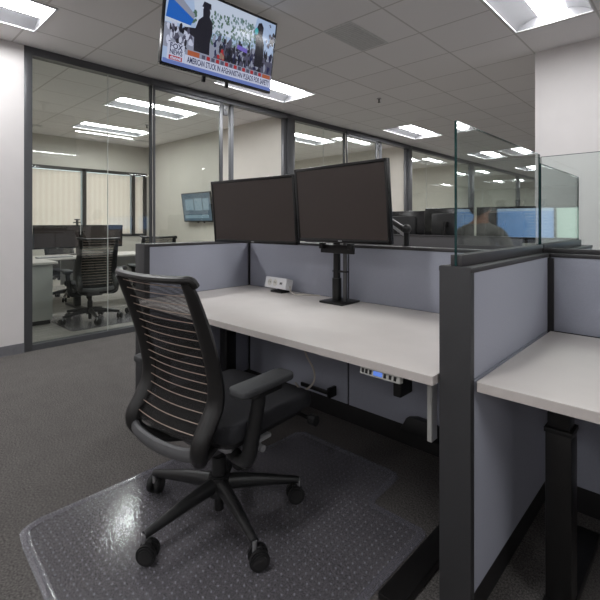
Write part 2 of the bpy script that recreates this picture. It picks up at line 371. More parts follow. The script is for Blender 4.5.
for i, y in enumerate(modules):
    g = MB(); ya = y+.065 if i == 0 else y+.22
    yj = 1.955 if i == 0 else y+.95
    g.box(GX-.006, GX+.006, ya, yj-.002, .055, CEIL-.075, 'glass_wall')
    yd = y+.24 if i == 1 else y
    g.box(GX-.006, GX+.006, yj+.002, yd+1.262 if i < 2 else modules[min(i+1, 5)], .055, CEIL-.075, 'glass_wall')
    if i == 5: continue
    gp = struct('window_%d' % (i+11), g); gp['kind'] = 'structure'
    MB().box(GX-.007, GX+.007, yj-.002, yj+.002, .055, CEIL-.075, 'joint_clear').build('glass_joint', gp)
    if i > 1: continue
    y = yd
    dd = struct('door_%d' % (i+1), MB().box(GX+.045, GX+.055, y+1.3, y+2.2, .06, CEIL-.09, 'glass_wall'))
    f = MB().box(GX+.035, GX+.065, y+2.20, y+2.245, .01, CEIL-.085, 'frame_metal', .004).box(GX+.04, GX+.06, y+1.28, y+1.30, .01, CEIL-.085, 'frame_metal')
    f.box(GX+.036, GX+.064, y+1.28, y+2.245, .01, .06, 'frame_metal').box(GX+.036, GX+.064, y+1.28, y+2.245, CEIL-.12, CEIL-.085, 'frame_metal'); f.build('door_frame', dd)
    MB().box(GX+.034, GX+.075, y+2.25, y+2.32, CEIL-.24, CEIL-.11, 'frame_metal', .004).cyl((GX+.03, y+2.285, CEIL-.17), (GX+.085, y+2.285, CEIL-.17), .022, 'black_metal').build('door_roller', dd)
    MB().cyl((GX+.1, y+2.22, .8), (GX+.1, y+2.22, 1.5), .012, 'frame_light').cyl((GX+.06, y+2.22, .85), (GX+.1, y+2.22, .85), .008, 'frame_light').cyl((GX+.06, y+2.22, 1.45), (GX+.1, y+2.22, 1.45), .008, 'frame_light').build('door_handle', dd)
# ------------------------------------------------------------------ ceiling lights
def make_light(label, group, dif, loc, rz=0):
    t = empty('ceiling_light', loc, rz); tag(t, label, 'light', group)
    L, W = .59, .29
    f = MB()
    for s in (-1, 1):
        f.box(-W, W, s*L-.012 if s < 0 else L-.012, -L+.012 if s < 0 else L, -.008, .0, 'lamp_frame')
        f.box(s*W-.0 if s < 0 else W-.012, -W+.012 if s < 0 else W, -L, L, -.008, 0, 'lamp_frame')
    f.build('frame', t)
    r = MB()
    def refl(u, v):          # sloped side reflectors rising to the lamp channel
        x = -W+.008+(2*W-.016)*u; a = abs(x)
        z = .075*min(1, max(0, (W-.008-a)/.13))**.7
        return Vector((x, (-L+.008)+(2*L-.016)*v, z-.002))
    r.grid(refl, 24, 1, 'lamp_reflector')
    for sy in (-1, 1): r.box(-W+.008, W-.008, min(sy*(L-.012), sy*(L-.008)), max(sy*(L-.012), sy*(L-.008)), -.003, .08, 'lamp_reflector')
    r.build('reflector', t)
    d = MB()
    d.grid(lambda u, v: Vector((-.1+.2*u, -L+.014+(2*L-.028)*v, .07-.05*math.sin(PI*u)**.6)), 14, 1, dif)
    d.build('diffuser', t)
    return t
lx = -3.9
rows = ROWS
lab = ['long white ceiling light at the top left corner above the white wall', 'white ceiling light just behind the hanging television', 'white ceiling light above the right black monitor, beyond the sprinkler',
       'small white ceiling light seen just inside the tall glass screen edge', 'distant ceiling light beside the white column, low in the row', 'farthest ceiling light of the row along the glass rooms']
first = None
for (x, y), l in zip(rows, lab):
    if first is None: first = make_light(l, None, 'diffuser', (x, y, CEIL)); 
    else: dup(first, (x, y, CEIL), 0, l)
dup(first, (-.925, 3.42, CEIL), 0, 'large bright ceiling light in the top right corner before the white column')
for x in (-.925, 2.1, 5.1):
    for y in (-3.2, -.2, 3.42, 7.1, 10.75, 14.3, 18.0):
        if (x, y) == (-.925, 3.42): continue
        dup(first, (x, y, CEIL), 0, 'ceiling light of the open office on the right, seen in the glass', 'ceiling lights of the open office on the right')
dup(first, (-3.9, -3.2, CEIL), 0, 'ceiling light behind the viewer along the white wall')
lr = make_light('ceiling light of the first glass room, nearer the glass, above the mesh chair', None, 'diffuser_room', (-5.85, 3.1, CEIL))
dup(lr, (-7.65, 3.3, CEIL), 0, 'ceiling light of the first glass room, nearer the windows')
for i, (a, b) in enumerate(rooms[1:]):
    for x, wds in ((-5.75, 'nearer the glass'), (-7.65, 'nearer the windows')):
        dup(lr, (x, (6.3, 9.9, 13.6, 17.3)[i], CEIL), 0, 'ceiling light of the %s glass room, %s' % (('second', 'third', 'fourth', 'fifth')[i], wds))
# air vent, sprinklers, slots
v = empty('ceiling_vent', (-2.27, 3.14, CEIL)); tag(v, 'grey rectangular air vent set in the ceiling tiles', 'vent')
MB().box(-.145, .145, -.29, .29, -.006, 0, 'vent_grey').build('frame', v)
s_ = MB()
for i in range(18): s_.box(-.13, .13, -.27+i*.0305, -.255+i*.0305, -.009, -.005, 'vent_dark')
s_.build('grille', v)
def sprinkler(loc, label):
    t = empty('sprinkler_head', loc); tag(t, label, 'sprinkler')
    MB().cyl((0, 0, -.008), (0, 0, 0), .03, 'steel').build('escutcheon', t)
    MB().cyl((0, 0, -.05), (0, 0, -.008), .009, 'black_metal').cyl((0, 0, -.055), (0, 0, -.05), .018, 'black_metal').build('nozzle', t)
sprinkler((-3.17, 4.89, CEIL), 'small dark sprinkler head hanging from the ceiling beyond the vent')
sprinkler((-6.86, 3.53, CEIL), 'small dark sprinkler head in the first glass room ceiling')
for y, l in ((1.9, 'thin dark ceiling slot diffuser in the first glass room, left one'), (3.9, 'thin dark ceiling slot diffuser in the first glass room, right one')):
    tag(MB().box(-8.3, -8.2, y-.45, y+.45, CEIL-.006, CEIL, 'vent_dark').build('slot_diffuser'), l, 'vent')
# ------------------------------------------------------------------ cubicle panels
PT = 1.07
def panel(name, label, x0, x1, y0, y1, ends=(), seams=(), lowsplit=True, along='x', z1=PT, fab='panel_fabric'):
    """fabric screen: dark base rail, fabric tiles on both sides, cap; ends = list of (x0,x1,y0,y1) posts"""
    t = empty(name, ((x0+x1)/2, (y0+y1)/2, 0)); tag(t, label, 'partition panel'); cx, cy = (x0+x1)/2, (y0+y1)/2
    def L(a, b, c, d): return a-cx, b-cx, c-cy, d-cy
    MB().box(*L(x0+.012 if along == 'y' else x0, x1-.012 if along == 'y' else x1, y0+.012 if along == 'x' else y0, y1-.012 if along == 'x' else y1), 0, .105, 'rail_dark').build('base_rail', t)
    f = MB()
    zz = ((.11, .735), (.74, z1-.016)) if lowsplit else ((.11, z1-.016),)
    cuts = sorted(seams)
    if along == 'x':
        xs = [x0]+cuts+[x1]
        for a, b in zip(xs, xs[1:]):
            for za, zb in zz: f.box(*L(a+(.006 if a in cuts else 0), b-(.006 if b in cuts else 0), y0, y1), za, zb, fab, .003)
    else:
        ys = [y0]+cuts+[y1]
        for a, b in zip(ys, ys[1:]):
            for za, zb in zz: f.box(*L(x0, x1, a+(.004 if a in cuts else 0), b-(.004 if b in cuts else 0)), za, zb, fab, .003)
    f.build('fabric_panel', t)
    MB().box(*L(x0+.008, x1-.008, y0+.008, y1-.008), .1, z1-.01, 'rail_dark').build('core', t)
    MB().box(*L(x0-.004, x1+.004, y0-.004, y1+.004), z1-.016, z1, 'cap_grey', .003).build('top_cap', t)
    for e in ends: MB().box(*L(*e), 0, z1+.0015, 'post_grey', .003).build('end_post', t)
    return t
SY = 2.09     # front face of the spine
p = panel('spine_panel', 'long grey-blue fabric panel behind the left desk and its two monitors', -2.62, -.6015, SY, SY+.09, seams=(-2.485, -1.572))
p = panel('spine_panel', 'grey-blue fabric panel behind the right desk', -.491, 1.6, SY, SY+.09, seams=())
dv = panel('divider_panel', 'fabric divider with dark end post between the left and right desks', -.592, -.5, 1.25, 3.05, ends=((-.594, -.498, 1.245, 1.275),), along='y', seams=(SY-.01, SY+.1))
panel('divider_panel', 'low fabric divider at the left end of the left desk', -2.6, -2.49, 1.27, SY-.012, ends=((-2.602, -2.488, 1.262, 1.3),), along='y')
# dark corner strips
cs = MB().box(-2.489, -2.478, SY-.008, SY, .1, PT-.02, 'rail_dark'); tag(cs.build('corner_trim'), 'thin dark vertical strip in the left corner of the left cubicle', 'trim strip')
cs = MB().box(-.5, -.478, SY-.012, SY, .1, PT-.02, 'rail_dark'); tag(cs.build('corner_trim'), 'dark vertical strip in the corner behind the right desk', 'trim strip')
panel('spine_panel', 'far fabric panel in the next row carrying black monitors', -4.0, -1.28, 4.35, 4.44, fab='panel_dark')
# ------------------------------------------------------------------ glass screens on the panels
def screen(label, x0, x1, y0, y1, z0, z1, along):
    t = empty('glass_screen', ((x0+x1)/2, (y0+y1)/2, z0)); tag(t, label, 'glass screen')
    cx, cy = (x0+x1)/2, (y0+y1)/2; h = z1-z0
    g = MB().box(x0-cx, x1-cx, y0-cy, y1-cy, .0, h, 'glass_clear')
    g.build('pane', t, smooth=False)
    e = MB(); q = .0006
    if along == 'y':
        e.box(x0-cx-q, x1-cx+q, y0-cy-.002, y0-cy, 0, h, 'glass_edge').box(x0-cx-q, x1-cx+q, y1-cy, y1-cy+.002, 0, h, 'glass_edge').box(x0-cx-q, x1-cx+q, y0-cy, y1-cy, h, h+.0015, 'glass_edge')
        c = MB().box(x0-cx-.014, x0-cx-q, y0-cy+.0, y1-cy, .0, .035, 'cap_grey', .002).box(x1-cx+q, x1-cx+.014, y0-cy+.0, y1-cy, .0, .035, 'cap_grey', .002)
    else:
        e.box(x0-cx-.002, x0-cx, y0-cy-q, y1-cy+q, 0, h, 'glass_edge').box(x1-cx, x1-cx+.002, y0-cy-q, y1-cy+q, 0, h, 'glass_edge').box(x0-cx, x1-cx, y0-cy-q, y1-cy+q, h, h+.0015, 'glass_edge')
        c = MB().box(x0-cx, x1-cx, y0-cy-.014, y0-cy-q, .0, .02, 'cap_grey', .002).box(x0-cx, x1-cx, y1-cy+q, y1-cy+.014, .0, .02, 'cap_grey', .002)
    e.build('polished_edge', t); c.build('clamp_rail', t)
screen('tall clear glass screen standing on the divider between the two desks', -.549, -.543, 1.256, SY+.037, PT, 1.503, 'y')
screen('short clear glass screen on the divider beyond the right desk panel', -.549, -.543, SY+.055, 2.92, PT, 1.465, 'y')
screen('clear glass screen standing on the panel behind the right desk', -.539, 1.5, SY+.04, SY+.046, PT, 1.492, 'x')
# ------------------------------------------------------------------ desks
def rounded(x0, x1, y0, y1, r, corners):
    pts = []
    for (cx, cy, a0, key) in ((x0+r, y0+r, PI, 'll'), (x1-r, y0+r, 1.5*PI, 'lr'), (x1-r, y1-r, 0, 'ur'), (x0+r, y1-r, .5*PI, 'ul')):
        if key in corners:
            for k in range(5): a = a0+k*PI/8; pts.append((cx+r*math.cos(a), cy+r*math.sin(a)))
        else: pts.append(({'l': x0, 'r': x1}[key[1]], {'l': y0, 'u': y1}[key[0]]))
    return pts
def desk(label, x0, x1, y0, y1, legs, z=.74, th=.028):
    t = empty('desk', ((x0+x1)/2, (y0+y1)/2, 0)); tag(t, label, 'desk'); cx, cy = (x0+x1)/2, (y0+y1)/2
    top = MB().prism([(a-cx, b-cy) for a, b in rounded(x0, x1, y0, y1, .005, ('ll', 'lr'))], z-th, z-.002, 'laminate_edge').prism([(a-cx, b-cy) for a, b in rounded(x0, x1, y0, y1, .005, ('ll', 'lr'))], z-.002, z, 'laminate')
    top.build('tabletop', t)
    MB().box(x0+.1-cx, x1-.1-cx, .16, .24, z-th-.045, z-th, 'black_metal', .004).build('crossbeam', t)
    for lx0, ly in legs:
        lg = MB().box(lx0-cx-.036, lx0-cx+.036, ly-cy-.04, ly-cy+.04, .03, .56, 'black_metal', .004).box(lx0-cx-.03, lx0-cx+.03, ly-cy-.034, ly-cy+.034, .5, z-th, 'black_metal', .003)
        lg.box(lx0-cx-.039, lx0-cx+.039, ly-cy-.043, ly-cy+.043, .55, .565, 'rubber', .002)
        lo = lg.build('leg', t)
        MB().box(lx0-cx-.04, lx0-cx+.04, y0-.05-cy, y1-.12-cy, .0, .034, 'black_metal', .004).build('foot', lo)
    return t
D1 = desk('white desk under the two black monitors, beside the black mesh chair', -2.487, -.6, 1.215, SY-.003, [(-2.3, 1.75), (-.72, 1.75)])
D2 = desk('white desk on the right side of the dark end post', -.488, 1.3, 1.262, SY-.015, [(-.335, 1.55), (1.1, 1.7)])
ct = (-1.5435, (1.215+SY-.003)/2)
MB().box(-.656+1.5435, -.64+1.5435, 1.29-ct[1], 1.33-ct[1], .5, .711, 'cabinet_grey', .002).build('side_bracket', D1)
MB().box(-.775+1.5435, -.745+1.5435, 1.28-ct[1], 1.36-ct[1], .615, .711, 'black_metal', .004).build('tray_bracket', D1)
# desk height controller with display
hc = MB().box(-.077, .077, -.012, .012, -.027, 0, 'cabinet_grey', .003)
h = hc.build('height_controller', None); h.location = (-.792, 1.236, .7105); h.rotation_euler = (-.15, 0, 0)
tag(h, 'slim grey desk control strip with dark buttons and blue display under the desk edge', 'controller')
emis('lcd_blue', srgb(86, 120, 200), .8)
for x in (-.065, -.05, -.034, .022, .042, .06): MB().box(x-.005, x+.005, -.0135, -.011, -.021, -.007, 'black_satin', .001).build('button', h)
MB().box(-.022, .012, -.0135, -.011, -.021, -.007, 'lcd_blue').build('display', h)
# dark shelf shape and cable tray below the left desk
tt = MB().prism([(-.11, 0), (.11, 0), (.11, .07), (.06, .088), (-.02, .09), (-.07, .075)], -.02, .02, 'black_plastic', .004, Matrix.Rotation(PI/2, 4, 'X')).build('cable_cover', loc=(-1.09, SY-.025, .095)); tag(tt, 'black rounded cable cover against the panel base under the desk', 'cable cover')
MBc = MB().tube([(-1.52, 1.62, .711), (-1.475, 1.6, .56), (-1.415, 1.6, .476), (-1.419, 1.6, .41), (-1.487, 1.6, .355), (-1.56, 1.62, .37)], .005, 'cable_white', 8, smooth=6)
tag(MBc.build('power_cable'), 'thin white cable hanging in a loop below the desk behind the chair', 'cable')
br = empty('cable_bracket', (-1.78, SY, .17)); tag(br, 'small black angled bracket on the panel below the desk', 'bracket')
MB().box(-.12, .12, -.07, -.055, -.012, .012, 'black_metal', .003).box(.1, .12, -.07, 0, -.03, .03, 'black_metal', .003).build('arm', br)
# white power hub
ph = empty('power_hub', (-2.08, 2.0, .74), math.radians(-3)); tag(ph, 'white desktop power outlet box on a small black foot near the panel', 'power outlet')
rt = Matrix.Translation((0, 0, .058)) @ Matrix.Rotation(-.25, 4, 'X')
MB().box(-.105, .105, -.03, .03, -.036, .036, 'white_plastic', .004, mtx=rt).build('housing', ph)
for x in (-.055, .0):
    k = MB().cyl((x, -.0305, .0), (x, -.032, .0), .022, 'paper', n=20).box(x-.009, x-.006, -.0335, -.0315, -.004, .008, 'black_satin').box(x+.006, x+.009, -.0335, -.0315, -.004, .008, 'black_satin')
    k.build('socket', ph).matrix_local = rt
MB().box(.045, .07, -.032, -.03, -.008, .008, 'grey_plastic').box(.05, .065, -.033, -.031, -.003, .003, 'black_satin').build('charging_port', ph).matrix_local = rt
MB().box(-.05, .06, -.03, .045, 0, .014, 'black_metal', .003).cyl((0, .01, .01), (0, .01, .05), .018, 'black_metal').build('foot', ph)
MB().tube([(.1, .01, .05), (.13, -.01, .02), (.16, 0, .005), (.22, .03, .005), (.28, .07, .005), (.3, .08, .005)], .004, 'cable_white', 8, smooth=5).build('cord', ph)
# ------------------------------------------------------------------ monitors
def monitor_mesh(t, W, H, tilt, z, mname='screen_off', back=True, content=None):
    """parts under t; screen faces local -y, centre at height z"""
    R = Matrix.Translation((0, 0, z)) @ Matrix.Rotation(tilt, 4, 'X')
    hb = MB().box(-W/2, W/2, .0, .022, -H/2, H/2, 'bezel', .004).box(-W*.33, W*.33, .02, .05, -H*.33, H*.33, 'black_plastic', .012)
    for i in range(9): hb.box(-W*.2, W*.2, .0495, .0515, H*.12+i*.008, H*.12+i*.008+.003, 'rubber')
    a = hb.build('housing', t); a.matrix_local = R
    b_ = .016
    f = MB()
    f.box(-W/2, W/2, -.004, .003, H/2-b_, H/2, 'bezel', .002).box(-W/2, W/2, -.004, .003, -H/2, -H/2+b_+.004, 'bezel', .002)
    f.box(-W/2, -W/2+b_, -.004, .003, -H/2, H/2, 'bezel', .002).box(W/2-b_, W/2, -.004, .003, -H/2, H/2, 'bezel', .002)
    f.box(-.012, .012, -.0048, -.0035, -H/2+.007, -H/2+.012, 'grey_plastic')
    o = f.build('bezel', t); o.matrix_local = R
    s = MB().box(-W/2+b_, W/2-b_, -.0012, .001, -H/2+b_+.004, H/2-b_, mname)
    if content: content(s, W-2*b_, H-2*b_)
    o = s.build('screen', t); o.matrix_local = R
    return t
def arm_parts(t, zc, depth, z_clamp): pass
MY = 1.68; MT = -.09
for (xa, ya, xb, yb, zc, lb) in ((-2.305, 1.635, -1.622, 1.69, 1.271, 'left one of the two large black monitors over the white desk'), (-1.612, 1.685, -1.02, 1.655, 1.294, 'right one of the two large black monitors over the white desk')):
    W = math.hypot(xb-xa, yb-ya); t = empty('monitor', ((xa+xb)/2, (ya+yb)/2, .0), math.atan2(yb-ya, xb-xa)); tag(t, lb, 'monitor', None)
    monitor_mesh(t, W, .385, -MT*1, zc)
    sgn = 1 if 'left' in lb[:5] else -1
    MB().box(-.05, .05, .05, .075, zc-.05, zc+.05, 'black_metal', .003).cyl((0, .07, zc), (0, .1, zc), .025, 'black_metal').build('mount_plate', t)
# monitor stand
ms = empty('monitor_stand', (-1.555, 1.985, .74)); tag(ms, 'black twin monitor stand with square base between the two screens', 'monitor stand')
MB().box(-.085, .085, -.085, .085, 0, .012, 'black_metal', .004).build('base', ms)
MB().cyl((-.02, 0, .01), (-.02, 0, .6), .021, 'black_metal', n=20).cyl((-.02, 0, .01), (-.02, 0, .14), .027, 'black_metal', n=20).build('post', ms)
MB().box(.03, .05, -.008, .008, .01, .5, 'bar_grey', .002).build('cable_channel', ms)
MB().box(-.045, .055, -.012, .012, .175, .185, 'black_metal', .002).build('cable_clip', ms)
cb = MB().box(-.12, .12, -.03, -.015, .285, .335, 'black_metal', .003).box(-.115, -.09, -.05, -.01, .31, .345, 'black_metal', .003).box(.09, .115, -.05, -.01, .31, .345, 'black_metal', .003)
cb.build('crossbar', ms)
zz = .555
for sx, tx in ((-1, -1.975+1.555), (1, -1.316+1.555)):
    MB().tube([(-.02, 0, zz), (-.02+sx*.12, -.06, zz), (tx*.8, -.16, zz), (tx, -.215, zz)], .014, 'black_metal', 8, smooth=4).build('arm', ms)
# ------------------------------------------------------------------ office chair
def make_chair(label, loc, rz):
    """origin at the star base centre on the floor; the sitter faces local +y"""
    t = empty('office_chair', loc, rz); tag(t, label, 'chair')
    prof = [(-.325, 1.005), (-.298, .95), (-.258, .85), (-.222, .74), (-.2, .64), (-.203, .57), (-.235, .51), (-.268, .455), (-.262, .405), (-.215, .37), (-.13, .352), (-.04, .345)]
    HW = .2
    for s in (-1, 1):
        pts = []
        for i, (y, z) in enumerate(prof):
            x = s*HW
            if i >= 8: x = s*(HW-.012-(i-8)*.05)
            pts.append((x, y, z))
        rr = [.018, .026, .03, .032, .034, .036, .036, .034, .03, .028, .026, .024]
        ry = [.016, .02, .022, .024, .026, .028, .03, .03, .026, .022, .02, .018]
        MB().tube(pts, rr, 'black_satin', 12, ry=ry, smooth=5, side=(1, 0, 0)).build('back_upright', t)
    # top rail, ends swept forward
    MB().tube([(-.232, -.285, 1.022), (-.216, -.318, 1.016), (-.16, -.337, 1.01), (0, -.345, 1.006), (.16, -.337, 1.01), (.22, -.322, 1.012), (.228, -.305, .99)], [.01, .014, .015, .015, .015, .015, .014], 'black_satin', 10, ry=[.009, .012, .013, .013, .013, .013, .013], smooth=5).build('top_rail', t)
    # lower crossbar
    MB().tube([(-.205, -.262, .425), (-.13, -.29, .415), (0, -.3, .41), (.13, -.29, .415), (.205, -.262, .425)], .024, 'bar_grey', 10, ry=.016, smooth=5, side=(0, 0, 1)).build('lower_bar', t)
    def py(z):
        q = sorted(prof[:8], key=lambda a: a[1])
        for (y0, z0), (y1, z1) in zip(q, q[1:]):
            if z0 <= z <= z1: return y0+(y1-y0)*(z-z0)/(z1-z0)
        return q[0][0] if z < q[0][1] else q[-1][0]
    # mesh
    MB().grid(lambda u, v: Vector((-HW+.02+(2*HW-.04)*u, py(.45+.55*v)+.004-.014*math.sin(PI*u), .45+.55*v)), 16, 24, 'chair_mesh').build('mesh_back', t)
    MB().grid(lambda u, v: Vector((-HW+.02+(2*HW-.04)*u, py(.45+.39*v)+.018-.014*math.sin(PI*u), .45+.39*v)), 16, 20, 'chair_mesh').build('back_pad', t)
    wb = MB(); n = 17
    for i in range(n):
        z = .478+i*(.985-.478)/(n-1)
        y = py(z)
        sag = .018
        wb.tube([(-HW+.02+(2*HW-.04)*u/8, y-.008-sag*math.sin(PI*u/8), z) for u in range(9)], .0016, 'wire_tan', 5)
    wb.build('back_wires', t)
    # seat
    def seat(u, v):
        x = (u-.5)*2; y = v
        wid = .245*(1-.1*max(0, .25-y)/.25)
        zz_ = .475 - .02*(1-abs(x)**2) + (-.05*max(0, (y-.8)/.2)**2) + .01*abs(x)
        return Vector((x*wid, -.19+.57*y, zz_))
    b = bmesh.new(); N, K = 14, 14
    s_ = MB()
    pts = rounded(-.245, .245, -.19, .335, .07, ('ll', 'lr', 'ul', 'ur'))
    s_.prism(pts, .418, .476, 'seat_fabric', .02, seg=4)
    for v_ in s_.bm.verts:
        if v_.co.y > .2: v_.co.z -= .045*((v_.co.y-.2)/.19)**2
        if v_.co.z > .44: v_.co.z += .012*(v_.co.x/.245)**2
    s_.build('seat', t)
    MB().prism(rounded(-.225, .225, -.17, .29, .06, ('ll', 'lr', 'ul', 'ur')), .395, .428, 'black_plastic', .008).build('seat_pan', t)
    # mechanism
    mech = MB().box(-.095, .095, -.12, .14, .315, .392, 'bar_grey', .012).box(-.17, .17, -.1, -.04, .335, .375, 'steel', .008).box(-.13, .13, .1, .15, .36, .398, 'black_metal', .006)
    mech.build('mechanism', t)
    MB().cyl((.1, -.02, .37), (.215, .0, .372), .008, 'steel').box(.19, .215, -.05, .07, .362, .378, 'grey_plastic', .004).cyl((.2, .02, .335), (.218, .02, .335), .013, 'grey_plastic', n=14).cyl((.205, .02, .34), (.205, .01, .37), .005, 'steel').build('lever', t)
    MB().cyl((.1, .27, .385), (.27, .27, .37), .009, 'black_metal').cyl((.255, .27, .37), (.285, .27, .37), .022, 'black_plastic', n=14).build('tilt_knob', t)
    # arms
    for s in (-1, 1):
        MB().tube([(s*.12, -.07, .35), (s*.2, -.09, .338), (s*.252, -.1, .36), (s*.268, -.095, .42), (s*.28, -.075, .55), (s*.284, -.07, .61)], [.025, .026, .028, .027, .025, .024], 'black_plastic', 12, ry=[.018, .02, .026, .028, .027, .025], smooth=5, side=(1, 0, 0)).build('arm_post', t)
        a = MB().prism([(x+s*.292, y-.015) for x, y in rounded(-.045, .045, -.185, .09, .03, ('ll', 'lr', 'ul', 'ur'))], .615, .641, 'arm_pad', .008, seg=3)
        a.prism([(x+s*.288, y-.015) for x, y in rounded(-.034, .034, -.12, .04, .02, ('ll', 'lr', 'ul', 'ur'))], .592, .617, 'black_plastic', .006)
        a.build('arm_pad', t)
    # gas lift, star base, casters
    n0 = set(COL.objects)
    MB().cyl((0, 0, .15), (0, 0, .33), .024, 'black_metal', n=20).cyl((0, 0, .1), (0, 0, .24), .03, 'black_plastic', n=20).cyl((0, 0, .02), (0, 0, .1), .02, 'black_metal', n=20).build('gas_lift', t)
    MB().cyl((0, 0, .085), (0, 0, .165), .05, 'black_plastic', .042, n=24, bev=.004).build('hub', t)
    for k in range(5):
        a = math.radians(201+72*k)-rz; c, s = math.cos(a), math.sin(a)
        MB().tube([(c*.03, s*.03, .128), (c*.15, s*.15, .118), (c*.28, s*.28, .1), (c*.335, s*.335, .093)], [.028, .022, .016, .014], 'black_plastic', 12, ry=[.033, .027, .018, .014], smooth=4, side=(-s, c, 0)).build('base_leg', t)
        ca = random.uniform(0, 2*PI) if k != 1 else .6; cx_, cy_ = c*.335+.014*math.cos(ca), s*.335+.014*math.sin(ca)
        px_, py_ = -math.sin(ca), math.cos(ca)
        q = MB().cyl((c*.335, s*.335, .05), (c*.335, s*.335, .095), .009, 'steel', n=10)
        for d in (-1, 1):
            q.cyl((cx_+d*px_*.006, cy_+d*py_*.006, .0365), (cx_+d*px_*.029, cy_+d*py_*.029, .0365), .0355, 'rubber', n=24, bev=.005)
            q.cyl((cx_+d*px_*.029, cy_+d*py_*.029, .0365), (cx_+d*px_*.0305, cy_+d*py_*.0305, .0365), .024, 'black_satin', n=20)
        q.box(-.012, .012, -.007, .007, .03, .075, 'black_plastic', .003, mtx=Matrix.Translation((cx_, cy_, 0)) @ Matrix.Rotation(ca, 4, 'Z'))
        q.build('caster', t)
    for o_ in set(COL.objects)-n0: o_.location.x = -.018; o_.location.y = .006
    return t
CH = (-1.448, 1.066, .0045)
chair = make_chair('black mesh-back office chair on the clear floor mat at the white desk', CH, math.radians(5))
# chair mat
mp_ = [(-1.953, .49), (-1.972, .54), (-1.975, 1.53), (-1.95, 1.56), (-1.73, 1.56), (-1.71, 1.585), (-1.71, 1.8), (-1.68, 1.83), (-1.09, 1.83), (-1.06, 1.8), (-1.05, 1.59), (-1.03, 1.56), (-.80, 1.56), (-.785, 1.54), (-.785, .46), (-.81, .44), (-1.53, .445), (-1.85, .462), (-1.93, .473)]
cm = MB().prism(mp_, .001, .0048, 'vinyl', .0012).build('chair_mat', smooth=False); tag(cm, 'clear studded plastic chair mat lying on the grey carpet', 'chair mat')
cmr = MB(); n = len(mp_); cen = (-1.38, 1.0)
mi_ = [(cen[0]+(x-cen[0])*.975, cen[1]+(y-cen[1])*.975) for x, y in mp_]
cmr.tube([(x, y, .0045) for x, y in mi_]+[(mi_[0][0], mi_[0][1], .0045)], .017, 'vinyl_rim', 8, ry=.0028, side=None); cmr.build('bevelled_edge', cm)
